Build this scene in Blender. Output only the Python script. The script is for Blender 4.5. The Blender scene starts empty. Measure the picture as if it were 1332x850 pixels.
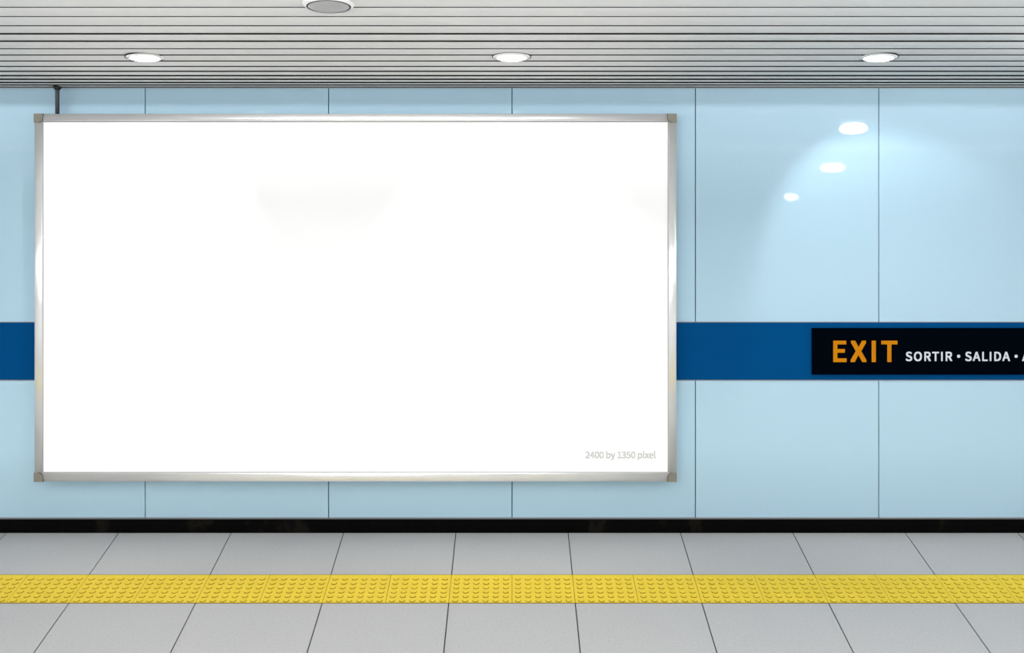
import bpy, bmesh, math, random
# light settings
LP = dict(spot=23, cone=78, blend=.45, down=49, tube_h=.085, tube=530, wash_y=.3, wash_z=1.93, wash=1150, slot=75, rear=110, void=250)
# letter outlines: advance, closed outlines of (left handle, point, right handle)
GLYPHS = {
 'E': [0.2062,[[[0.0354,0.0856,0.0354,0.0,0.0859,0.0],[0.1364,0.0,0.187,0.0,0.187,0.0092],[0.187,0.0184,0.187,0.0277,0.1472,0.0277],[0.1074,0.0277,0.0676,0.0277,0.0676,0.0588],[0.0676,0.09,0.0676,0.1211,0.1,0.1211],[0.1325,0.1211,0.1649,0.1211,0.1649,0.1304],[0.1649,0.1396,0.1649,0.1488,0.1325,0.1488],[0.1,0.1488,0.0676,0.1488,0.0676,0.1757],[0.0676,0.2025,0.0676,0.2293,0.1061,0.2293],[0.1446,0.2293,0.1831,0.2293,0.1831,0.2384],[0.1831,0.2475,0.1831,0.2567,0.1339,0.2567],[0.0846,0.2567,0.0354,0.2567,0.0354,0.1711]]]],
 'X': [0.2006,[[[0.0309,0.0442,0.006,0.0,0.0174,0.0],[0.0288,0.0,0.0403,0.0,0.0525,0.0231],[0.0648,0.0462,0.077,0.0693,0.0837,0.0823],[0.0903,0.0952,0.0977,0.111,0.0982,0.111],[0.0986,0.111,0.0991,0.111,0.1075,0.0952],[0.1145,0.0823,0.1211,0.0693,0.1339,0.0462],[0.1466,0.0231,0.1593,0.0,0.1712,0.0],[0.1831,0.0,0.195,0.0,0.1699,0.0437],[0.1448,0.0873,0.1197,0.131,0.1431,0.1729],[0.1664,0.2148,0.1898,0.2567,0.1785,0.2567],[0.1671,0.2567,0.1558,0.2567,0.1444,0.2348],[0.1329,0.213,0.1215,0.1912,0.1152,0.1793],[0.1103,0.1684,0.1033,0.1534,0.1028,0.1534],[0.1024,0.1534,0.1019,0.1534,0.0935,0.1684],[0.0882,0.1793,0.0816,0.1912,0.0699,0.213],[0.0582,0.2348,0.0466,0.2567,0.0347,0.2567],[0.0228,0.2567,0.0109,0.2567,0.0342,0.2153],[0.0575,0.174,0.0809,0.1327,0.0559,0.0885]]]],
 'I': [0.1026,[[[0.0354,0.0856,0.0354,0.0,0.0461,0.0],[0.0568,0.0,0.0676,0.0,0.0676,0.0856],[0.0676,0.1711,0.0676,0.2567,0.0568,0.2567],[0.0461,0.2567,0.0354,0.2567,0.0354,0.1711]]]],
 'T': [0.2097,[[[0.0886,0.0764,0.0886,0.0,0.0994,0.0],[0.1103,0.0,0.1211,0.0,0.1211,0.0764],[0.1211,0.1529,0.1211,0.2293,0.1471,0.2293],[0.173,0.2293,0.1989,0.2293,0.1989,0.2384],[0.1989,0.2475,0.1989,0.2567,0.1362,0.2567],[0.0735,0.2567,0.0109,0.2567,0.0109,0.2475],[0.0109,0.2384,0.0109,0.2293,0.0368,0.2293],[0.0627,0.2293,0.0886,0.2293,0.0886,0.1529]]]],
 'S': [0.2087,[[[0.07,-0.0046,0.1064,-0.0046,0.16,-0.0046],[0.1936,0.0277,0.1936,0.0683,0.1936,0.1064],[0.1705,0.1239,0.1408,0.1369,0.1286,0.1422],[0.1165,0.1474,0.1043,0.1527,0.0844,0.1611],[0.0616,0.1705,0.0616,0.1957,0.0616,0.2185],[0.0805,0.2328,0.1096,0.2328,0.1334,0.2328],[0.1523,0.2237,0.1681,0.209,0.1737,0.2159],[0.1793,0.2228,0.1849,0.2297,0.167,0.2482],[0.1401,0.2612,0.1096,0.2612,0.063,0.2612],[0.0287,0.2328,0.0287,0.1933,0.0287,0.1558],[0.0571,0.1376,0.0809,0.1275,0.0931,0.1221],[0.1054,0.1167,0.1176,0.1113,0.1422,0.1005],[0.1607,0.0921,0.1607,0.0655,0.1607,0.0406],[0.1408,0.0238,0.1068,0.0238,0.0802,0.0238],[0.0543,0.0364,0.0361,0.0557,0.0296,0.0482],[0.0232,0.0407,0.0168,0.0333,0.0389,0.0102]]]],
 'O': [0.2598,[[[0.0655,-0.0046,0.1299,-0.0046,0.1943,-0.0046],[0.2395,0.0469,0.2395,0.1292,0.2395,0.2115],[0.1943,0.2612,0.1299,0.2612,0.0655,0.2612],[0.0203,0.2115,0.0203,0.1292,0.0203,0.0469]],[[0.1761,0.0238,0.1299,0.0238,0.0837,0.0238],[0.0536,0.0651,0.0536,0.1292,0.0536,0.1933],[0.0837,0.2328,0.1299,0.2328,0.1761,0.2328],[0.2062,0.1933,0.2062,0.1292,0.2062,0.0651]]]],
 'R': [0.2223,[[[0.0819,0.1348,0.0676,0.1348,0.0676,0.1667],[0.0676,0.1985,0.0676,0.2304,0.0819,0.2304],[0.0963,0.2304,0.1106,0.2304,0.1509,0.2304],[0.173,0.2185,0.173,0.1849,0.173,0.1513],[0.1509,0.1348,0.1106,0.1348,0.0963,0.1348]],[[0.1553,0.0363,0.1761,0.0,0.1883,0.0],[0.2004,0.0,0.2125,0.0,0.1908,0.0375],[0.1691,0.0749,0.1474,0.1124,0.1821,0.1208],[0.2052,0.1446,0.2052,0.1849,0.2052,0.2381],[0.1677,0.2567,0.1155,0.2567,0.0888,0.2567],[0.0621,0.2567,0.0354,0.2567,0.0354,0.1711],[0.0354,0.0856,0.0354,0.0,0.0461,0.0],[0.0568,0.0,0.0676,0.0,0.0676,0.0363],[0.0676,0.0726,0.0676,0.1089,0.083,0.1089],[0.0984,0.1089,0.1138,0.1089,0.1346,0.0726]]]],
 'L': [0.1901,[[[0.0354,0.0856,0.0354,0.0,0.0836,0.0],[0.1318,0.0,0.18,0.0,0.18,0.0092],[0.18,0.0184,0.18,0.0277,0.1425,0.0277],[0.105,0.0277,0.0676,0.0277,0.0676,0.104],[0.0676,0.1803,0.0676,0.2567,0.0568,0.2567],[0.0461,0.2567,0.0354,0.2567,0.0354,0.1711]]]],
 'D': [0.2409,[[[0.0354,0.0856,0.0354,0.0,0.0572,0.0],[0.079,0.0,0.1008,0.0,0.1782,0.0],[0.2202,0.048,0.2202,0.1292,0.2202,0.2111],[0.1782,0.2567,0.0994,0.2567,0.0781,0.2567],[0.0567,0.2567,0.0354,0.2567,0.0354,0.1711]],[[0.0773,0.0266,0.0676,0.0266,0.0676,0.0945],[0.0676,0.1625,0.0676,0.2304,0.0773,0.2304],[0.087,0.2304,0.0966,0.2304,0.1572,0.2304],[0.187,0.1943,0.187,0.1292,0.187,0.0644],[0.1572,0.0266,0.0966,0.0266,0.087,0.0266]]]],
 'A': [0.2129,[[[0.0303,0.0856,0.0014,0.0,0.0123,0.0],[0.0231,0.0,0.034,0.0,0.0423,0.0261],[0.0505,0.0523,0.0588,0.0784,0.0901,0.0784],[0.1214,0.0784,0.1527,0.0784,0.1608,0.0523],[0.169,0.0261,0.1772,0.0,0.1886,0.0],[0.2,0.0,0.2115,0.0,0.1824,0.0856],[0.1534,0.1711,0.1243,0.2567,0.1123,0.2567],[0.1003,0.2567,0.0882,0.2567,0.0593,0.1711]],[[0.0928,0.104,0.0669,0.104,0.0711,0.1172],[0.0753,0.1304,0.0795,0.1436,0.0886,0.1726],[0.097,0.2003,0.105,0.2304,0.1055,0.2304],[0.106,0.2304,0.1064,0.2304,0.1148,0.2006],[0.1229,0.1726,0.1324,0.1436,0.1364,0.1304],[0.1405,0.1172,0.1446,0.104,0.1187,0.104]]]],
 '·': [0.3501,[[[0.1957,0.1702,0.1751,0.1702,0.1544,0.1702],[0.138,0.1537,0.138,0.1331,0.138,0.1124],[0.1544,0.0959,0.1751,0.0959,0.1957,0.0959],[0.2122,0.1124,0.2122,0.1331,0.2122,0.1537]]]],
 '2': [0.1943,[[[0.0154,0.0063,0.0154,0.0,0.0692,0.0],[0.123,0.0,0.1768,0.0,0.1768,0.0092],[0.1768,0.0184,0.1768,0.0277,0.1531,0.0277],[0.1294,0.0277,0.1057,0.0277,0.0928,0.0277],[0.077,0.0263,0.0637,0.0252,0.1239,0.0823],[0.1646,0.1345,0.1646,0.1859,0.1646,0.2314],[0.1355,0.2612,0.0896,0.2612,0.0571,0.2612],[0.0347,0.2465,0.014,0.2237,0.0202,0.2177],[0.0264,0.2116,0.0326,0.2055,0.0469,0.2227],[0.0648,0.2353,0.0858,0.2353,0.1176,0.2353],[0.1331,0.2139,0.1331,0.1845,0.1331,0.1404],[0.0959,0.0893,0.0154,0.0189,0.0154,0.0126]]]],
 '4': [0.1943,[[[0.119,0.0236,0.119,0.0,0.1291,0.0],[0.1391,0.0,0.1492,0.0,0.1492,0.0236],[0.1492,0.0472,0.1492,0.0707,0.1606,0.0707],[0.172,0.0707,0.1835,0.0707,0.1835,0.0792],[0.1835,0.0878,0.1835,0.0963,0.172,0.0963],[0.1606,0.0963,0.1492,0.0963,0.1492,0.1497],[0.1492,0.2032,0.1492,0.2567,0.1374,0.2567],[0.1256,0.2567,0.1138,0.2567,0.0782,0.2017],[0.0426,0.1467,0.007,0.0917,0.007,0.0847],[0.007,0.0777,0.007,0.0707,0.0444,0.0707],[0.0817,0.0707,0.119,0.0707,0.119,0.0472]],[[0.119,0.1225,0.119,0.0963,0.0928,0.0963],[0.0665,0.0963,0.0403,0.0963,0.0598,0.1255],[0.0792,0.1546,0.0987,0.1838,0.1061,0.1964],[0.1131,0.2094,0.1194,0.2216,0.1199,0.2216],[0.1203,0.2216,0.1208,0.2216,0.1201,0.2087],[0.119,0.1877,0.119,0.1751,0.119,0.1488]]]],
 '0': [0.1943,[[[0.0483,-0.0046,0.0973,-0.0046,0.146,-0.0046],[0.1772,0.0396,0.1772,0.1292,0.1772,0.2181],[0.146,0.2612,0.0973,0.2612,0.0483,0.2612],[0.0175,0.2181,0.0175,0.1292,0.0175,0.0396]],[[0.1264,0.0214,0.0973,0.0214,0.0683,0.0214],[0.0483,0.0539,0.0483,0.1292,0.0483,0.2041],[0.0683,0.236,0.0973,0.236,0.1264,0.236],[0.1464,0.2041,0.1464,0.1292,0.1464,0.0539]]]],
 '1': [0.1943,[[[0.0308,0.0089,0.0308,0.0,0.0777,0.0],[0.1246,0.0,0.1716,0.0,0.1716,0.0089],[0.1716,0.0177,0.1716,0.0266,0.1544,0.0266],[0.1373,0.0266,0.1201,0.0266,0.1201,0.1033],[0.1201,0.18,0.1201,0.2567,0.1119,0.2567],[0.1038,0.2567,0.0956,0.2567,0.0816,0.2486],[0.0651,0.2426,0.0424,0.2384,0.0424,0.2317],[0.0424,0.2249,0.0424,0.2181,0.0577,0.2181],[0.0729,0.2181,0.0882,0.2181,0.0882,0.1543],[0.0882,0.0905,0.0882,0.0266,0.0691,0.0266],[0.05,0.0266,0.0308,0.0266,0.0308,0.0177]]]],
 '3': [0.1943,[[[0.0522,-0.0046,0.0921,-0.0046,0.138,-0.0046],[0.1747,0.0228,0.1747,0.0686,0.1747,0.104],[0.1506,0.1264,0.1204,0.1338,0.1204,0.1343],[0.1204,0.1349,0.1204,0.1355,0.1478,0.145],[0.166,0.166,0.166,0.1971,0.166,0.2377],[0.1345,0.2612,0.091,0.2612,0.0616,0.2612],[0.0389,0.2482,0.0196,0.2307,0.0253,0.224],[0.031,0.2172,0.0368,0.2104,0.0515,0.2251],[0.0693,0.2353,0.09,0.2353,0.1169,0.2353],[0.1334,0.2192,0.1334,0.1947,0.1334,0.167],[0.1155,0.1457,0.0623,0.1457,0.0623,0.1375],[0.0623,0.1293,0.0623,0.1211,0.1218,0.1211],[0.1422,0.1008,0.1422,0.0697,0.1422,0.0403],[0.1208,0.0221,0.09,0.0221,0.0609,0.0221],[0.0417,0.0361,0.0266,0.0515,0.0211,0.0446],[0.0156,0.0377,0.0102,0.0308,0.027,0.0123]]]],
 '5': [0.1943,[[[0.0515,-0.0046,0.0917,-0.0046,0.1348,-0.0046],[0.1758,0.0273,0.1758,0.0833,0.1758,0.1401],[0.1408,0.1653,0.0984,0.1653,0.083,0.1653],[0.0714,0.1614,0.0599,0.1551,0.0621,0.1799],[0.0643,0.2046,0.0665,0.2293,0.0987,0.2293],[0.131,0.2293,0.1632,0.2293,0.1632,0.2384],[0.1632,0.2475,0.1632,0.2567,0.1216,0.2567],[0.0801,0.2567,0.0385,0.2567,0.0357,0.2167],[0.0329,0.1768,0.0301,0.1369,0.0358,0.1333],[0.0415,0.1297,0.0473,0.1261,0.062,0.1359],[0.0728,0.1411,0.09,0.1411,0.1222,0.1411],[0.1432,0.1194,0.1432,0.0826,0.1432,0.0452],[0.119,0.0221,0.0886,0.0221,0.0588,0.0221],[0.0399,0.0357,0.0256,0.0504,0.0202,0.0434],[0.0148,0.0364,0.0095,0.0294,0.027,0.0123]]]],
 'b': [0.2164,[[[0.0984,-0.0046,0.1159,-0.0046,0.1593,-0.0046],[0.1985,0.0329,0.1985,0.098,0.1985,0.1569],[0.1719,0.195,0.1229,0.195,0.1015,0.195],[0.0805,0.1831,0.063,0.1684,0.0635,0.1797],[0.064,0.1911,0.0644,0.2024,0.0644,0.2278],[0.0644,0.2533,0.0644,0.2787,0.0537,0.2787],[0.043,0.2787,0.0322,0.2787,0.0322,0.1858],[0.0322,0.0929,0.0322,0.0,0.0407,0.0],[0.0493,0.0,0.0578,0.0,0.0587,0.0065],[0.0596,0.0131,0.0606,0.0196,0.061,0.0196],[0.0615,0.0196,0.062,0.0196,0.0784,0.0046]],[[0.1422,0.0224,0.1106,0.0224,0.098,0.0224],[0.0809,0.0273,0.0644,0.042,0.0644,0.0754],[0.0644,0.1088,0.0644,0.1422,0.0823,0.159],[0.0991,0.1681,0.1148,0.1681,0.1513,0.1681],[0.1653,0.1401,0.1653,0.0977,0.1653,0.0508]]]],
 'y': [0.1824,[[[0.0266,-0.0819,0.0354,-0.0819,0.0732,-0.0819],[0.0931,-0.0532,0.1064,-0.0161,0.1303,0.0526],[0.1541,0.1214,0.1779,0.1901,0.1675,0.1901],[0.1571,0.1901,0.1467,0.1901,0.1353,0.155],[0.1238,0.1199,0.1124,0.0847,0.1075,0.0676],[0.1019,0.0483,0.097,0.0308,0.0964,0.0308],[0.0958,0.0308,0.0952,0.0308,0.0886,0.0487],[0.0823,0.0679,0.0763,0.0847,0.0635,0.1199],[0.0507,0.155,0.0378,0.1901,0.0267,0.1901],[0.0156,0.1901,0.0046,0.1901,0.03,0.1266],[0.0554,0.0631,0.0809,-0.0004,0.0795,-0.0051],[0.0781,-0.0099,0.0767,-0.0147,0.0686,-0.0382],[0.0553,-0.0557,0.034,-0.0557,0.0287,-0.0557],[0.0231,-0.0539,0.0193,-0.0525,0.0172,-0.061],[0.0151,-0.0696,0.013,-0.0781,0.0189,-0.0805]]]],
 'p': [0.2171,[[[0.0322,0.0099,0.0322,-0.0802,0.043,-0.0802],[0.0537,-0.0802,0.0644,-0.0802,0.0644,-0.0587],[0.0644,-0.0372,0.0644,-0.0158,0.0641,-0.0047],[0.0637,0.0064,0.0634,0.0175,0.0805,0.0032],[0.0987,-0.0046,0.1159,-0.0046,0.1593,-0.0046],[0.1985,0.0329,0.1985,0.098,0.1985,0.1569],[0.1719,0.195,0.1229,0.195,0.1008,0.195],[0.0795,0.1824,0.0623,0.1681,0.0621,0.1681],[0.0619,0.1681,0.0616,0.1681,0.0606,0.1754],[0.0595,0.1828,0.0585,0.1901,0.0497,0.1901],[0.041,0.1901,0.0322,0.1901,0.0322,0.1]],[[0.1422,0.0224,0.1106,0.0224,0.098,0.0224],[0.0812,0.0273,0.0644,0.042,0.0644,0.0754],[0.0644,0.1088,0.0644,0.1422,0.0826,0.159],[0.0991,0.1681,0.1148,0.1681,0.1513,0.1681],[0.1653,0.1401,0.1653,0.0977,0.1653,0.0508]]]],
 'i': [0.0963,[[[0.0322,0.0634,0.0322,0.0,0.043,0.0],[0.0537,0.0,0.0644,0.0,0.0644,0.0634],[0.0644,0.1268,0.0644,0.1901,0.0537,0.1901],[0.043,0.1901,0.0322,0.1901,0.0322,0.1268]],[[0.0357,0.2293,0.0483,0.2293,0.0609,0.2293],[0.0697,0.2377,0.0697,0.2507,0.0697,0.263],[0.0609,0.2714,0.0483,0.2714,0.0357,0.2714],[0.0273,0.263,0.0273,0.2507,0.0273,0.2377]]]],
 'x': [0.1744,[[[0.0261,0.033,0.0053,0.0,0.0165,0.0],[0.0277,0.0,0.0389,0.0,0.0474,0.0148],[0.0559,0.0296,0.0644,0.0445,0.0711,0.056],[0.077,0.0676,0.0837,0.0784,0.0843,0.0784],[0.0849,0.0784,0.0854,0.0784,0.0928,0.0676],[0.0998,0.056,0.1061,0.0445,0.1154,0.0296],[0.1248,0.0148,0.1341,0.0,0.1458,0.0],[0.1574,0.0,0.1691,0.0,0.1482,0.032],[0.1273,0.064,0.1064,0.0959,0.1257,0.1273],[0.145,0.1587,0.1642,0.1901,0.1531,0.1901],[0.142,0.1901,0.131,0.1901,0.1231,0.1762],[0.1153,0.1623,0.1075,0.1485,0.1015,0.1376],[0.0963,0.1275,0.0907,0.1166,0.0901,0.1166],[0.0895,0.1166,0.0889,0.1166,0.0826,0.1275],[0.076,0.1376,0.0704,0.1485,0.0619,0.1623],[0.0533,0.1762,0.0448,0.1901,0.0333,0.1901],[0.0217,0.1901,0.0102,0.1901,0.0294,0.1598],[0.0487,0.1294,0.0679,0.0991,0.047,0.0661]]]],
 'e': [0.194,[[[0.0585,-0.0046,0.1092,-0.0046,0.1348,-0.0046],[0.1551,0.0039,0.1716,0.0147,0.1678,0.0218],[0.1641,0.0289,0.1604,0.0361,0.146,0.0266],[0.1313,0.021,0.1127,0.021,0.0767,0.021],[0.0518,0.0469,0.0497,0.0875,0.0924,0.0875],[0.1352,0.0875,0.1779,0.0875,0.1786,0.0924],[0.1793,0.0987,0.1793,0.1057,0.1793,0.16],[0.152,0.195,0.1033,0.195,0.0599,0.195],[0.0182,0.1569,0.0182,0.0949,0.0182,0.0322]],[[0.0833,0.1103,0.0494,0.1103,0.0532,0.1481],[0.077,0.1695,0.104,0.1695,0.1338,0.1695],[0.1513,0.1488,0.1513,0.1103,0.1173,0.1103]]]],
 'l': [0.0994,[[[0.042,-0.0046,0.0658,-0.0046,0.0746,-0.0046],[0.0798,-0.0032,0.0844,-0.0018,0.0829,0.0064],[0.0813,0.0146,0.0798,0.0228,0.0763,0.0221],[0.0749,0.0221,0.0732,0.0221,0.0683,0.0221],[0.0644,0.0259,0.0644,0.0357,0.0644,0.1167],[0.0644,0.1977,0.0644,0.2787,0.0537,0.2787],[0.043,0.2787,0.0322,0.2787,0.0322,0.1984],[0.0322,0.1181,0.0322,0.0378,0.0322,0.0109]]]],
 ' ': [0.0784,[]],
}
from mathutils import Vector, Matrix
random.seed(7)
PI = math.pi
F = 1000.0; CX = 666.0; HY = 300.0          # focal length in pixels, horizon row
EYE = 1.7685; WALL = 4.5; CEIL = EYE + 0.8325
C = bpy.context.scene.collection
def wx(px, y): return (px - CX) * y / F       # reading positions off the photograph at depth y
def wz(py, y): return EYE + (HY - py) * y / F

# ---------------------------------------------------------------- materials
def mat(name, col, rough=0.5, metal=0.0, ior=1.45, spec=0.5, coat=0.0):
    m = bpy.data.materials.new(name); m.use_nodes = True
    b = m.node_tree.nodes['Principled BSDF']
    b.inputs['Base Color'].default_value = (*col, 1)
    b.inputs['Roughness'].default_value = rough
    b.inputs['Metallic'].default_value = metal
    b.inputs['IOR'].default_value = ior
    b.inputs['Specular IOR Level'].default_value = spec
    b.inputs['Coat Weight'].default_value = coat
    return m
def emis(name, col, s):
    m = mat(name, (0.8, 0.8, 0.8), 0.4)
    b = m.node_tree.nodes['Principled BSDF']
    b.inputs['Emission Color'].default_value = (*col, 1)
    b.inputs['Emission Strength'].default_value = s
    return m
def noise_color(m, stops, scale, detail=2.0, rough=0.5, stretch=None, coords='Object', bump=0.0):
    nt = m.node_tree; n = nt.nodes; l = nt.links
    b = n['Principled BSDF']
    tc = n.new('ShaderNodeTexCoord'); mp = n.new('ShaderNodeMapping')
    if stretch: mp.inputs['Scale'].default_value = stretch
    nz = n.new('ShaderNodeTexNoise'); nz.inputs['Scale'].default_value = scale
    nz.inputs['Detail'].default_value = detail; nz.inputs['Roughness'].default_value = rough
    cr = n.new('ShaderNodeValToRGB'); e = cr.color_ramp.elements
    e[0].position, e[0].color = stops[0][0], (*stops[0][1], 1)
    e[1].position, e[1].color = stops[-1][0], (*stops[-1][1], 1)
    for p, c in stops[1:-1]:
        k = e.new(p); k.color = (*c, 1)
    l.new(tc.outputs[coords], mp.inputs['Vector']); l.new(mp.outputs['Vector'], nz.inputs['Vector'])
    l.new(nz.outputs['Fac'], cr.inputs['Fac']); l.new(cr.outputs['Color'], b.inputs['Base Color'])
    if bump:
        bp = n.new('ShaderNodeBump'); bp.inputs['Strength'].default_value = bump
        bp.inputs['Distance'].default_value = 0.001
        l.new(nz.outputs['Fac'], bp.inputs['Height']); l.new(bp.outputs['Normal'], b.inputs['Normal'])
    return m
def g(v): return (v, v, v)
M = {}
M['glass_panel'] = mat('pale_blue_glazed_panel', (.385, .555, .665), .02, ior=1.22)
M['joint'] = mat('dark_wall_joint', g(.05), .7)
M['band'] = mat('deep_blue_enamel', (.0, .056, .185), .4, ior=1.08)
M['trim'] = mat('satin_grey_trim', g(.17), .5)
M['slat'] = mat('painted_metal_slat', (.64, .635, .625), .5, spec=.3)
M['slat_gap'] = mat('black_slat_joint', g(.02), .8, spec=.1)
M['granite'] = noise_color(mat('speckled_grey_granite', g(.4), .6, spec=.2),
    [(0, (.34, .34, .34)), (.42, (.445, .445, .445)), (.6, (.475, .475, .475)), (1, (.62, .62, .62))], 95, 3, .7)
M['grout'] = mat('dark_tile_grout', g(.045), .9, spec=.1)
M['yellow'] = noise_color(mat('yellow_tactile_rubber', (.8, .55, .05), .6, spec=.2),
    [(0, (.75, .55, .038)), (1, (.82, .605, .05))], 20, 2)
M['stud_shade'] = mat('ochre_stud_shade', (.24, .155, .008), .7, spec=.1)  # dark colour painted at stud bases in place of their shade
M['yellow_grout'] = mat('brown_grout', (.16, .10, .03), .9, spec=.1)
M['marble'] = noise_color(mat('black_marble', g(.004), .35, ior=1.08),
    [(0, g(.002)), (.60, g(.0025)), (.66, (.010, .0085, .006)), (.70, g(.004)), (1, g(.003))], 3.2, 6, .6, (1.6, 1, .9))
M['alu'] = mat('brushed_aluminium', (.88, .88, .87), .24, metal=.55)
M['corner'] = mat('beige_corner_plastic', (.20, .19, .155), .5, spec=.2)
M['board'] = mat('white_poster_sheet', (.95, .95, .95), .7, spec=.05)
M['pale_text'] = mat('pale_grey_print', (.53, .53, .54), .7, spec=.05)
M['rod'] = mat('dark_steel_rod', (.055, .06, .07), .4, metal=.3)
M['cap'] = mat('black_metal', g(.006), .5)
M['sign'] = mat('black_sign_face', (.0004, .0014, .0034), .5, ior=1.03)
M['orange'] = mat('orange_lettering', (.49, .175, .002), .6, spec=.05)
M['white_text'] = mat('white_lettering', (.56, .58, .63), .6, spec=.1)
M['ring'] = mat('white_metal_trim', g(.68), .3)
M['lens'] = emis('glowing_lens', (1, 1, 1), 6.0)
M['lamp_far'] = emis('bright_dome_lens', (.97, 1, 1), 62.0)
M['dome'] = mat('grey_dome', g(.30), .35, metal=.0)
M['plain_wall'] = mat('pale_hall_wall', g(.45), .8)
M['dark_stripe'] = mat('dark_hall_stripe', g(.05), .8)

# ---------------------------------------------------------------- mesh helpers
def box(bm, x0, x1, y0, y1, z0, z1, mi=0):
    v = [bm.verts.new(p) for p in ((x0,y0,z0),(x1,y0,z0),(x1,y1,z0),(x0,y1,z0),(x0,y0,z1),(x1,y0,z1),(x1,y1,z1),(x0,y1,z1))]
    for f in ((0,3,2,1),(4,5,6,7),(0,1,5,4),(1,2,6,5),(2,3,7,6),(3,0,4,7)):
        fc = bm.faces.new([v[i] for i in f]); fc.material_index = mi
def prism(bm, pts, a, b, axis='z', mi=0):
    """closed outline pts (2-D) pushed from a to b along an axis"""
    def P(p, t):
        return {'z': (p[0], p[1], t), 'x': (t, p[0], p[1]), 'y': (p[0], t, p[1])}[axis]
    A = [bm.verts.new(P(p, a)) for p in pts]; B = [bm.verts.new(P(p, b)) for p in pts]
    n = len(pts)
    fs = [bm.faces.new(A), bm.faces.new(B[::-1])]
    for i in range(n): fs.append(bm.faces.new((A[i], B[i], B[(i+1) % n], A[(i+1) % n])))
    for f in fs: f.material_index = mi
def lathe(bm, prof, n=48, smooth=True):
    rings = []
    for r, z in prof:
        if r < 1e-6: rings.append([bm.verts.new((0, 0, z))])
        else: rings.append([bm.verts.new((r*math.cos(2*PI*i/n), r*math.sin(2*PI*i/n), z)) for i in range(n)])
    for A, B in zip(rings, rings[1:]):
        for i in range(n):
            j = (i+1) % n
            if len(A) == 1 and len(B) == 1: continue
            if len(A) == 1: f = bm.faces.new((A[0], B[i], B[j]))
            elif len(B) == 1: f = bm.faces.new((A[i], B[0], A[j]))
            else: f = bm.faces.new((A[i], B[i], B[j], A[j]))
            f.smooth = smooth
def obj(name, bm, mats, parent=None, loc=None, smooth=None, bevel=0):
    bmesh.ops.recalc_face_normals(bm, faces=bm.faces[:])
    me = bpy.data.meshes.new(name); bm.to_mesh(me); bm.free()
    for m in (mats if isinstance(mats, (list, tuple)) else [mats]): me.materials.append(m)
    o = bpy.data.objects.new(name, me); C.objects.link(o)
    if parent: o.parent = parent
    if loc is not None: o.location = loc
    if bevel:
        b = o.modifiers.new('bevel', 'BEVEL'); b.width = bevel; b.segments = 2; b.limit_method = 'ANGLE'
    return o
def tag(o, label=None, cat=None, group=None, kind=None):
    if label: o['label'] = label
    if cat: o['category'] = cat
    if group: o['group'] = group
    if kind: o['kind'] = kind
    return o
def empty(name, loc, label, cat, group=None):
    o = bpy.data.objects.new(name, None); C.objects.link(o); o.location = loc; o.empty_display_size = .1
    return tag(o, label, cat, group)
def local(parent, *a): return Vector(a) - parent.location
XL, XR = -8.0, 8.0

# ---------------------------------------------------------------- back wall
PW = 238.6 * WALL / F                        # panel width
zt, zb1 = CEIL, wz(419.8, WALL)
zb0, zs = wz(494.2, WALL), wz(674.0, WALL)
bm = bmesh.new(); box(bm, XL, XR, WALL+.012, WALL+.15, -.1, CEIL+.3)
wall = tag(obj('wall_back', bm, M['joint']), 'pale blue panelled station wall behind the board', kind='structure')
gap = .0026
k0, k1 = int(XL/PW)-1, int(XR/PW)+1
for k in range(k0, k1):
    a, b = max(XL, k*PW+gap), min(XR, (k+1)*PW-gap)
    if b - a < .02: continue
    for (z0, z1) in ((zs, zb0), (zb1, zt)):
        bm = bmesh.new(); box(bm, a, b, WALL, WALL+.013, z0, z1)
        obj('wall_panel', bm, M['glass_panel'], wall, bevel=.0015)
bm = bmesh.new(); box(bm, XL, XR, WALL-.003, WALL+.014, zb0, zb1)
tag(obj('trim_1', bm, M['band']), 'deep blue horizontal band across the pale blue wall', kind='structure')
# thin edging strips of the band and of the wall foot
bm = bmesh.new(); box(bm, XL, XR, WALL-.005, WALL-.0005, zb1, zb1+.0045)
box(bm, XL, XR, WALL-.005, WALL-.0005, zb0-.0045, zb0)
tag(obj('trim_2', bm, M['trim']), 'thin grey edging above and below the blue band', kind='structure')
bm = bmesh.new(); box(bm, XL, XR, WALL-.010, WALL+.05, 0, zs-.006)
tag(obj('baseboard_back', bm, M['marble']), 'black marble skirting along the foot of the wall', kind='structure')
bm = bmesh.new(); box(bm, XL, XR, WALL-.006, WALL+.02, zs-.006, zs+.0015)
tag(obj('trim_3', bm, M['trim']), 'thin grey strip on top of the black skirting', kind='structure')

# ---------------------------------------------------------------- floor
YF = WALL - .010                             # foot of the skirting
SY0, SY1 = 3.650, 3.943                      # tactile strip, near and far edge
YN = 2.95                                    # cross joint nearest the viewer
def jx(k, y): return k * .2025 * (.328*y + 1.7685)     # the fanned floor joints
bm = bmesh.new()
box(bm, XL, XR, -15, WALL+.1, -.12, -.004, 1)
jw = .0027
def floor_tile(ka, kb, y0, y1):
    xs = [(jx(ka, y0)+jw, y0), (jx(kb, y0)-jw, y0), (jx(kb, y1)-jw, y1), (jx(ka, y1)+jw, y1)]
    c = [(max(XL, min(XR, p[0])), p[1]) for p in xs]
    if c[1][0] - c[0][0] < .01 and c[2][0] - c[3][0] < .01: return
    if abs(c[0][0]-c[1][0]) < 1e-4: c.pop(1)
    elif abs(c[2][0]-c[3][0]) < 1e-4: c.pop(2)
    prism(bm, c, -.006, 0, 'z', 0)
for k in range(-14, 14):
    floor_tile(k+.5, k+1.5, SY1+.008, YF+.03)
    floor_tile(k+.5, k+1.5, YN, SY0-.008)
y = YN - .005
w = jx(1, YN)
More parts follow.
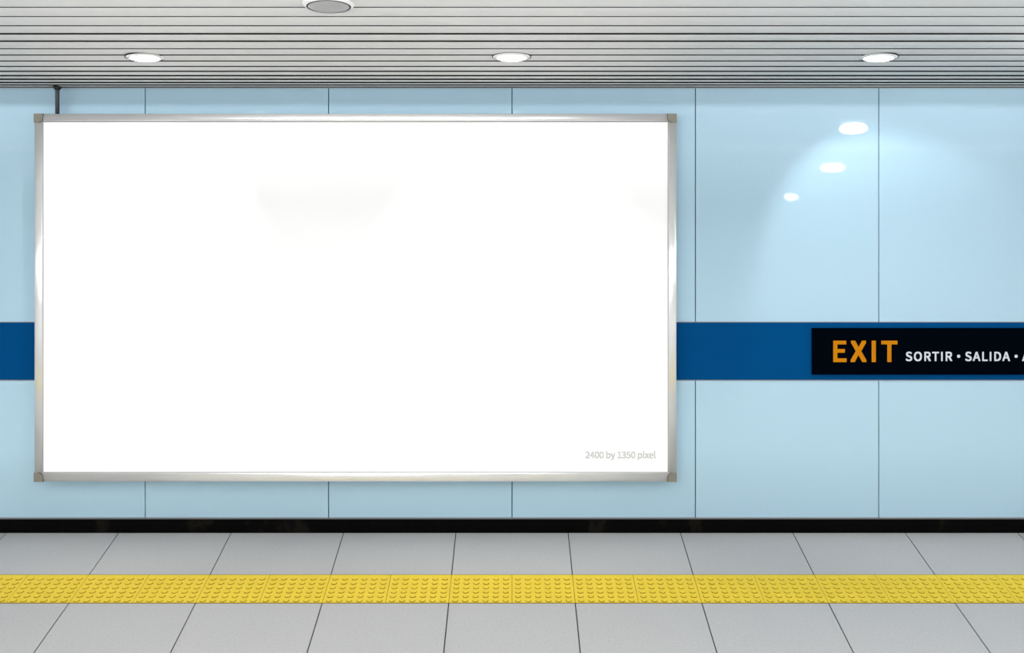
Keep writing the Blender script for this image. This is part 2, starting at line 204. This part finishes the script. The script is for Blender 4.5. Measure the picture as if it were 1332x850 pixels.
while y > -14.5:
    for k in range(-14, 14):
        a, b = max(XL, (k+.5)*w+jw), min(XR, (k+1.5)*w-jw)
        if b - a > .02: box(bm, a, b, y-w+.005, y, -.006, 0, 0)
    y -= w
tag(obj('floor', bm, [M['granite'], M['grout']]), 'speckled light grey stone platform floor', kind='structure')

strip = empty('tactile_paving', (0, (SY0+SY1)/2, 0), 'yellow strip of tactile paving with raised studs set in grey floor', 'tactile paving')
bm = bmesh.new()
box(bm, XL, XR, SY0-.008, SY1+.008, -.005, -.0008)
bmesh.ops.translate(bm, verts=bm.verts[:], vec=-Vector(strip.location))
obj('bedding', bm, M['yellow_grout'], strip)
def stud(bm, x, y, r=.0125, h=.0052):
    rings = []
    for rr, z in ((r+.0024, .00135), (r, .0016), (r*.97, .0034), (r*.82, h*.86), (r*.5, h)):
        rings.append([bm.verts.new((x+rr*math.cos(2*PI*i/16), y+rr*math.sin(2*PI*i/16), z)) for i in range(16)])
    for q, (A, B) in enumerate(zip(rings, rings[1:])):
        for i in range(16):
            f = bm.faces.new((A[i], A[(i+1) % 16], B[(i+1) % 16], B[i])); f.smooth = q > 1; f.material_index = 1 if q < 2 else 0  # lowest two bands carry the painted shade
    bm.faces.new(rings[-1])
rows = [753.2 + 5.64*i for i in range(6)]
for m in range(-15, 15):
    a, b = m*.5, (m+1)*.5
    if abs(jx(a, SY1)) > 5.2: continue
    bm = bmesh.new()
    t = .0012
    prism(bm, [(jx(a, SY0)+t, SY0), (jx(b, SY0)-t, SY0), (jx(b, SY1)-t, SY1), (jx(a, SY1)+t, SY1)], -.003, .0012, 'z')
    for py in rows:
        yy = EYE*F/(py+1-HY)
        for i in range(6):
            f = .098 + .1605*i
            stud(bm, jx(a+(b-a)*f, yy), yy)
    bmesh.ops.translate(bm, verts=bm.verts[:], vec=-Vector(strip.location))
    obj('tactile_tile', bm, [M['yellow'], M['stud_shade']], strip)

# ---------------------------------------------------------------- slatted ceiling
rowsC = [(9.5,1.2),(21.6,1.2),(33.5,1.3),(43.9,2.0),(53.8,2.0),(63.4,1.3),(71.6,1.3),(79.5,1.3),(86.4,1.2),(92.8,1.3),(98.5,1.4),(103.2,1.5),(107.4,1.4),(110.6,1.2),(113.4,1.2)]
# tilt of each slat in thousandths of slope (positive: turned away from the fill light to shade it), nearest first
tilts = [0,-3,-3,2,14,-6,0,8,-2,16,28,35,35,40,40,30]
def cy(py): return .8325*F/(HY-py)
edges = []
for py, w in rowsC: edges.append((cy(py-w/2), cy(py+w/2)))
bm = bmesh.new()
BACK = -1.6
SLOTS = [(1.88, 2.30), (-.35, .95)]            # added unseen slots that hide and baffle fill lights
DEEP = [.075, .125]
cuts = [BACK] + [v for s_ in reversed(SLOTS) for v in s_] + [WALL+.012]
for a_, b_ in zip(cuts[::2], cuts[1::2]): box(bm, XL, XR, a_, b_, CEIL+.004, CEIL+.02, 1)
for (a_, b_), D_ in zip(SLOTS, DEEP):
    box(bm, XL, XR, a_-.02, a_, CEIL-.002, CEIL+D_+.03, 1); box(bm, XL, XR, b_, b_+.02, CEIL-.002, CEIL+D_+.03, 1)
    box(bm, XL, XR, a_, b_, CEIL+D_+.01, CEIL+D_+.03, 1)
def slat(y0, y1, tilt=0):
    n = 6; pts = []
    for i in range(n+1):
        u = i/n; yy = y0 + (y1-y0)*u
        pts.append((yy, CEIL - .0022*math.sin(PI*u)**.7 + (u-.5)*(y1-y0)*tilt/1000))
    pts += [(y1, CEIL+.012), (y0, CEIL+.012)]
    prism(bm, pts, XL, XR, 'x', 0)
y = edges[0][0]; first = y
starts = [edges[0][0] - .1285]
slat(edges[0][0]-.1285, edges[0][0], tilts[0])
for i in range(len(edges)-1): slat(edges[i][1], edges[i+1][0], tilts[i+1])
slat(edges[-1][1], cy(114.5), tilts[-1])
y = edges[0][0]-.1285-.012
def runs(a, b):                             # what is left of a slat between the slots
    out = [(a, b)]
    for s0, s1 in SLOTS:
        s0 -= .02; s1 += .02; nxt = []
        for p, q in out:
            if q <= s0 or p >= s1: nxt.append((p, q))
            else:
                if p < s0-.01: nxt.append((p, s0))
                if q > s1+.01: nxt.append((s1, q))
        out = nxt
    return out
while y > BACK+.02:
    for p, q in runs(max(y-.1165, BACK), y): slat(p, q)
    y -= .1285
for f in bm.faces:                         # the thin sides of the slats are black joints
    if f.material_index == 0 and abs(f.normal.y) > .0: pass
bm.normal_update()
for f in bm.faces:
    if f.material_index == 0 and abs(f.normal.y) > .8: f.material_index = 1
ceil = tag(obj('ceiling', bm, [M['slat'], M['slat_gap']]), 'grey metal ceiling of long parallel slats', kind='structure')

# rest of the hall behind the viewer: higher soffit over the tracks and the opposite side
bm = bmesh.new(); box(bm, XL, XR, -9.5, BACK, 3.7, 3.8); box(bm, XL, XR, BACK-.05, BACK, CEIL, 3.7); box(bm, XL, XR, -9.5, -9.45, CEIL, 3.7)
box(bm, XL, XR, -15, -9.5, CEIL, CEIL+.1)
tag(obj('ceiling_far', bm, M['plain_wall']), 'plain high ceiling over the tracks', kind='structure')
bm = bmesh.new(); box(bm, XL, XR, -15.1, -15, 0, CEIL+.1)
tag(obj('wall_far', bm, M['plain_wall']), 'plain wall of the opposite platform', kind='structure')
for s, nm in ((XL, 'wall_left'), (XR, 'wall_right')):
    bm = bmesh.new(); box(bm, s-(.1 if s < 0 else 0), s+(.1 if s > 0 else 0), -15, WALL+.15, 0, 3.8)
    tag(obj(nm, bm, M['plain_wall']), 'plain end wall of the hall', kind='structure')

# added unseen blocker; its wavy crest softly shades the foot of the wall
bm = bmesh.new(); n = 320
top = [(XL + (XR-XL)*i/n, 1.465 + .135*math.sin((XL + (XR-XL)*i/n)*PI*1.6)) for i in range(n+1)]
for (xa, za), (xb, zb) in zip(top, top[1:]):
    prism(bm, [(xa, 0), (xb, 0), (xb, zb), (xa, za)], -1.45, -1.40, 'y')
bmesh.ops.remove_doubles(bm, verts=bm.verts[:], dist=1e-5)
tag(obj('low_light_blocker', bm, M['plain_wall']), 'added low light blocker with a wavy top behind the viewer', kind='structure')

# ---------------------------------------------------------------- downlights
def downlight_parts(root, R, r, drop, sag, lens_mat):
    bm = bmesh.new()
    lathe(bm, [(R*.97, .03), (R, .004), (R, -.001), (R*.985, -.003), (R*.93, -drop*.6), (r*1.06, -drop), (r, -drop*.9), (r*.98, .003)])
    obj('trim_ring', bm, M['ring'], root)
    bm = bmesh.new(); n = 10
    lathe(bm, [(r*math.cos(t*PI/2/n), -drop*.7 - sag*math.sin(t*PI/2/n)) for t in range(n+1)])
    obj('lens', bm, lens_mat, root)
    bm = bmesh.new(); lathe(bm, [(R*1.0, .003), (R*1.03, .003), (R*1.035, -.0035), (R*1.0, -.0035)])  # black rim in place of the shadow line around the fitting
    obj('shade_rim', bm, M['slat_gap'], root)
YL = cy(73.3)
def downlight(px, label):
    x = wx(px, WALL) * YL / WALL if False else wx(px, YL)
    t = empty('downlight', (x, YL, CEIL), label, 'ceiling light', 'round downlights in the slatted ceiling')
    return t
first_light = None
for px, lab in ((188.5, 'glowing round downlight in the slatted ceiling, nearest the dark hanging rod'),
                (665.5, 'glowing round downlight over the white board, right of the grey domed fixture'),
                (1143, 'glowing round downlight above the bare blue wall and the black exit sign')):
    t = downlight(px, lab)
    if first_light is None:
        downlight_parts(t, .0912, .0705, .010, .010, M['lens']); first_light = t
    else:
        for ch in list(first_light.children):
            c = ch.copy(); c.parent = t; C.objects.link(c)
    # each fitting is tipped a little towards the middle of the platform
    t.rotation_euler.y = .55*t.location.x*.8325/YL**2; t.location.z -= .0028*min(1, abs(t.location.x))
    if abs(t.location.x) > 1: t.scale = (.93, .93, .93)
# lamps behind the viewer, mirrored in the glazed wall
for (px, py, wpx, hpx), lab in (((1110, 168, 34, 16), 'dome lamp just outside the picture, mirrored as the highest bright spot on the wall'),
                        ((1083, 219, 29, 13), 'dome lamp behind the viewer, mirrored as the middle bright spot on the wall'),
                        ((1029, 257, 17, 9), 'dome lamp over the opposite platform, mirrored as the lowest bright spot on the wall')):
    zv = (.8325)*F/(HY-py+hpx*.62); x = wx(px, zv); yr = 2*WALL - zv
    t = empty('ceiling_lamp', (x, yr, CEIL), lab, 'ceiling lamp', 'dome lamps mirrored in the wall')
    r = wpx*zv/F/2; hh = hpx*zv/F/2; zc = -.12*hh - hh
    bm = bmesh.new(); lathe(bm, [(0, .012), (r*.5, .012), (r*.5, -.02), (r*.45, -.12*hh-hh*.25)])
    obj('neck', bm, M['ring'], t)
    bm = bmesh.new(); n = 20
    lathe(bm, [(r*max(0, math.sin(a*PI/n)), zc+hh*math.cos(a*PI/n)) for a in range(n+1)])
    obj('globe', bm, M['lamp_far'], t)

# grey domed fixture
YD = cy(4.2)
t = empty('ceiling_dome', (wx(427.5, YD), YD, CEIL), 'white ringed ceiling fixture with a grey dome, cut off by the top edge', 'ceiling fixture')
t.rotation_euler.y = .5*t.location.x*.8325/YD**2; t.location.z -= .002
R = 33.2*YD/F; r = 27.5*YD/F
bm = bmesh.new(); lathe(bm, [(R*.97, .02), (R*1.0, .004), (R, -.002), (R*.95, -.007), (r*1.06, -.011), (r*1.0, -.011), (r*.97, -.004)])
obj('mounting_ring', bm, M['ring'], t)
bm = bmesh.new(); lathe(bm, [(r*.985*math.cos(a*PI/20), -.007-.016*math.sin(a*PI/20)) for a in range(11)])
obj('dome', bm, M['dome'], t)
bm = bmesh.new(); lathe(bm, [(r*.975, -.004), (r*1.03, -.0113), (r*1.03, -.0122), (r*.975, -.0122)])
obj('seam', bm, M['slat_gap'], t)

# ---------------------------------------------------------------- the billboard
YB = 4.40; YBK = 4.488
def bx(px): return wx(px, YB)
def bz(py): return wz(py, YB)
x0, x1, zt_, zb_ = bx(44), bx(880.3), bz(147.8), bz(627.3)
xi0, xi1, zi1, zi0 = bx(54.6), bx(869.6), bz(157.8), bz(615.5)
board = empty('billboard', ((x0+x1)/2, YBK, zb_), 'large blank white billboard in a silver aluminium frame on the blue wall', 'billboard')
def put(name, bm, m, parent=board, bevel=0):
    off = Vector(parent.location)
    if parent.parent: off = Vector(parent.parent.location) + off
    bmesh.ops.translate(bm, verts=bm.verts[:], vec=-off)
    return obj(name, bm, m, parent, bevel=bevel)
bm = bmesh.new(); box(bm, xi0-.01, xi1+.01, YB+.010, YBK-.01, zi0-.01, zi1+.01)
put('poster_sheet', bm, M['board'])
bm = bmesh.new(); box(bm, x0+.012, x1-.012, YBK-.012, WALL+.0, zb_+.012, zt_-.012)
put('back_panel', bm, M['cap'])
def profile(a, b):
    """cross-section (across, depth) of a frame bar: a outer edge, b inner edge, gently rounded face"""
    s = 1 if b > a else -1; w = abs(b-a)
    pts = [(0, YBK), (0, YB+.010), (.0012, YB+.005)]
    for i in range(9):
        u = i/8; pts.append((.003 + (w-.006)*u, YB + .0045*(2*u-1)**2*.9))
    pts += [(w-.0008, YB+.0055), (w, YB+.012), (w, YBK)]
    return [(a+s*p[0], p[1]) for p in pts]
def bar_v(xa, xb):
    bm = bmesh.new(); prism(bm, profile(xa, xb), zb_+.012, zt_-.012, 'z')
    for f in bm.faces:
        if len(f.verts) == 4: f.smooth = True
    o = put('frame_bar', bm, M['alu']); return o
def bar_h(za, zc):
    bm = bmesh.new(); prism(bm, [(p[1], p[0]) for p in profile(za, zc)], x0+.012, x1-.012, 'x')
    for f in bm.faces:
        if len(f.verts) == 4: f.smooth = True
    return put('frame_bar', bm, M['alu'])
bar_v(x0, xi0); bar_v(x1, xi1); bar_h(zt_, zi1); bar_h(zb_, zi0)
c = .052
for sx, sz, X, Z in ((1,-1,x0,zt_), (-1,-1,x1,zt_), (1,1,x0,zb_), (-1,1,x1,zb_)):
    pts = [(0,0), (c,0), (c,.024)] + [(c-.026+.026*math.cos(a)+.0, .024+.026*math.sin(a)) for a in (.4, .8, 1.2)] + [(.024, c), (0, c)]
    bm = bmesh.new(); prism(bm, [(X+sx*p[0], Z+sz*p[1]) for p in pts], YB-.0025, YBK-.002, 'y')
    o = put('frame_corner', bm, M['corner'], bevel=.001); o['label'] = 'beige grey corner cap'
    bm = bmesh.new(); prism(bm, [(X+sx*(p[0]*1.04), Z+sz*(p[1]*1.04)) for p in pts[1:-1]] , YB-.0008, YB+.003, 'y')
    put('corner_seam', bm, M['joint'])
# dark strips in place of the frame's shadow on the sheet
bm = bmesh.new(); s = .0045
box(bm, xi0-.001, xi1+.001, YB+.0085, YB+.0102, zi1-s, zi1+.001)
box(bm, xi0-.001, xi0+s*.5, YB+.0085, YB+.0102, zi0, zi1-s)
box(bm, xi1-s*.6, xi1+.001, YB+.0085, YB+.0102, zi0, zi1-s)
box(bm, xi0+s*.5, xi1-s*.6, YB+.0085, YB+.0102, zi0-.001, zi0+s*.4)
put('frame_shade_line', bm, M['trim'])

# hanging rod
rx = wx(74.6, 4.43)
rod = empty('hanging_rod', (rx, 4.43, zt_-.001), 'dark steel rod holding the white billboard from the slatted ceiling', 'hanging rod')
bm = bmesh.new(); h = CEIL - zt_ + .003
lathe(bm, [(0, 0), (.0112, 0), (.0112, h-.03), (.0112, h-.004), (0, h-.004)], 24)
obj('rod', bm, M['rod'], rod)
bm = bmesh.new(); lathe(bm, [(.0112, h-.026), (.0225, h-.012), (.0225, h-.003), (0, h-.003)], 24)
obj('ceiling_cap', bm, M['cap'], rod)

# ---------------------------------------------------------------- lettering
def lettering(name, text, left, right, base, cap, y, m, parent, weight=.012, gaps=None, words=None):
    """text from the outline table, fitted between left and right (metres), on baseline base, cap height cap, front at depth y"""
    k = cap/(.2568+2*weight)
    adv = []
    x = 0
    for ch in text:
        a, sp = GLYPHS[ch]
        adv.append(x); x += (gaps or {}).get(ch, a)
    # tracking so that the ink runs from left to right
    def ink(ch, i):
        xs = [b[2] for s in GLYPHS[ch][1] for b in s]; return min(xs) if i == 0 else max(xs)
    n = len(text)
    w0 = adv[-1] + ink(text[-1], 1) + weight - (ink(text[0], 0) - weight)
    track = ((right-left)/k - w0)/(n-1)
    ox = left - k*(ink(text[0], 0) - weight)
    out = []
    groups = []                                    # runs of letters that make one part
    if words:
        for i, ch in enumerate(text):
            if ch == ' ': continue
            if groups and groups[-1][-1] == i-1: groups[-1].append(i)
            else: groups.append([i])
    else: groups = [list(range(n))]
    off = Vector(parent.location)
    for gr in groups:
        cu = bpy.data.curves.new('c', 'CURVE'); cu.dimensions = '2D'; cu.fill_mode = 'BOTH'; cu.resolution_u = 6
        for i in gr:
            dx = adv[i] + track*i
            sh = -.13 if text[i] == '·' else 0
            for sp in GLYPHS[text[i]][1]:
                s = cu.splines.new('BEZIER'); s.bezier_points.add(len(sp)-1); s.use_cyclic_u = True
                for bp, v in zip(s.bezier_points, sp):
                    bp.handle_left_type = bp.handle_right_type = 'FREE'
                    bp.handle_left = ((v[0]+dx+sh), v[1], 0); bp.co = ((v[2]+dx+sh), v[3], 0); bp.handle_right = ((v[4]+dx+sh), v[5], 0)
        tmp = bpy.data.objects.new('tmp', cu); C.objects.link(tmp)
        dg = bpy.context.evaluated_depsgraph_get(); dg.update()
        me = bpy.data.meshes.new_from_object(tmp.evaluated_get(dg))
        bpy.data.objects.remove(tmp)
        # bolder strokes: the outline laid down in small steps around its own place
        vs = [v.co.copy() for v in me.vertices]; fs = [tuple(p.vertices) for p in me.polygons]
        V, P = [], []
        steps = [(0,0),(1,1),(1,-1),(-1,1),(-1,-1),(1,0),(-1,0),(0,1),(0,-1)]
        for n_, (sx_, sz_) in enumerate(steps):
            b0 = len(V)
            for p in vs: V.append(Vector((ox + (p.x+sx_*weight)*k, y - .00003*n_, base + (p.y+weight+sz_*weight)*k)) - off)
            P += [tuple(b0+i for i in f) for f in fs]
        nm = name if not words else words[''.join(text[i] for i in gr)]
        me = bpy.data.meshes.new(nm); me.from_pydata(V, [], P); me.materials.append(m)
        o = bpy.data.objects.new(nm, me); C.objects.link(o); o.parent = parent
        out.append(o)
    return out[0]
o = lettering('size_caption', '2400 by 1350 pixel', bx(761.5), bx(853.5), bz(597.4), bz(588.3)-bz(597.4), YB+.0098, M['pale_text'], board, .0145)
o['label'] = 'pale grey printed words 2400 by 1350 pixel'

YS = 4.478
sx0 = wx(1057.3, YS); sx1 = sx0 + 3.0
sign = empty('exit_sign', (sx0, YS, wz(487.8, YS)), 'long black exit sign with orange and white words on the blue band', 'exit sign')
bm = bmesh.new(); box(bm, sx0, sx1, YS, WALL-.003, wz(487.8, YS), wz(427.3, YS)); put('sign_face', bm, M['sign'], sign, bevel=.001)
lettering('exit_lettering', 'EXIT', wx(1083.8, YS), wx(1167.3, YS), wz(471.3, YS), 27.9*YS/F, YS-.0004, M['orange'], sign, .0108)['label'] = 'orange word EXIT'
lettering('translated_lettering', 'SORTIR · SALIDA · A', wx(1178, YS), wx(1339.5, YS), wz(470, YS), 12.1*YS/F, YS-.0004, M['white_text'], sign, .0095, {'·': .085}, {'SORTIR': 'translated_word', 'SALIDA': 'translated_word', 'A': 'translated_word', '·': 'separator_dot'})

# ---------------------------------------------------------------- lights
def area(name, loc, size, energy, target=None, col=(1,1,1), rot=None, spread=180):
    L = bpy.data.lights.new(name, 'AREA'); L.shape = 'RECTANGLE'; L.size, L.size_y = size; L.energy = energy; L.color = col
    L.spread = math.radians(spread)
    o = bpy.data.objects.new(name, L); C.objects.link(o); o.location = loc
    if target is not None: o.rotation_euler = (Vector(target)-Vector(loc)).to_track_quat('-Z', 'X').to_euler()
    if rot: o.rotation_euler = rot
    return o
for px in (188.5, 665.5, 1143):
    L = bpy.data.lights.new('downlight_beam', 'SPOT'); L.energy = LP['spot']; L.spot_size = math.radians(LP['cone']); L.spot_blend = LP['blend']; L.shadow_soft_size = .02
    L.color = (.97, 1, 1)
    o = bpy.data.objects.new('downlight_beam', L); C.objects.link(o); o.location = (wx(px, YL), YL, CEIL-.03)
    a = math.radians(LP['down']); o.rotation_euler = Vector((.52*(px-665.5)/477*math.cos(a), .9*math.cos(a), -math.sin(a))).to_track_quat('-Z', 'Y').to_euler()
# added unseen tube light, cut by the soffit edge, to wash the wall
area('wall_fill_tube', (-3.2, -7.0, CEIL+LP['tube_h']), (11.0, .03), LP['tube'], rot=(PI/2, 0, 0))
# added unseen upward-facing light to brighten the slats
area('slat_fill_light', (0, LP['wash_y'], LP['wash_z']), (15, .12), LP['wash'], rot=(PI, 0, 0))
# added fill lights deep in the ceiling slots
area('slot_fill_light', (0, (SLOTS[0][0]+SLOTS[0][1])/2, CEIL+DEEP[0]), (15.8, SLOTS[0][1]-SLOTS[0][0]-.01), LP['slot'], rot=(0, 0, 0))
area('rear_slot_fill_light', (0, (SLOTS[1][0]+SLOTS[1][1])/2, CEIL+DEEP[1]), (15.8, SLOTS[1][1]-SLOTS[1][0]-.01), LP['rear'], rot=(0, 0, 0))
area('track_fill_light', (0, -5.5, 3.65), (15, 5), LP['void'], rot=(0, 0, 0))  # added unseen fill light facing down behind the viewer
w = bpy.data.worlds.new('hall'); bpy.context.scene.world = w; w.use_nodes = True
w.node_tree.nodes['Background'].inputs[0].default_value = (.8, .85, .9, 1); w.node_tree.nodes['Background'].inputs[1].default_value = .3

# ---------------------------------------------------------------- camera
cam = bpy.data.cameras.new('camera'); cam.sensor_width = 36; cam.lens = 36*F/1332; cam.shift_y = -125/1332; cam.clip_end = 200
co = bpy.data.objects.new('camera', cam); C.objects.link(co); co.location = (0, 0, EYE); co.rotation_euler = (PI/2, 0, 0)
s = bpy.context.scene; s.camera = co
s.view_settings.view_transform = 'Standard'; s.view_settings.look = 'None'; s.view_settings.gamma = 1; s.view_settings.exposure = .14
s.view_settings.use_curve_mapping = False
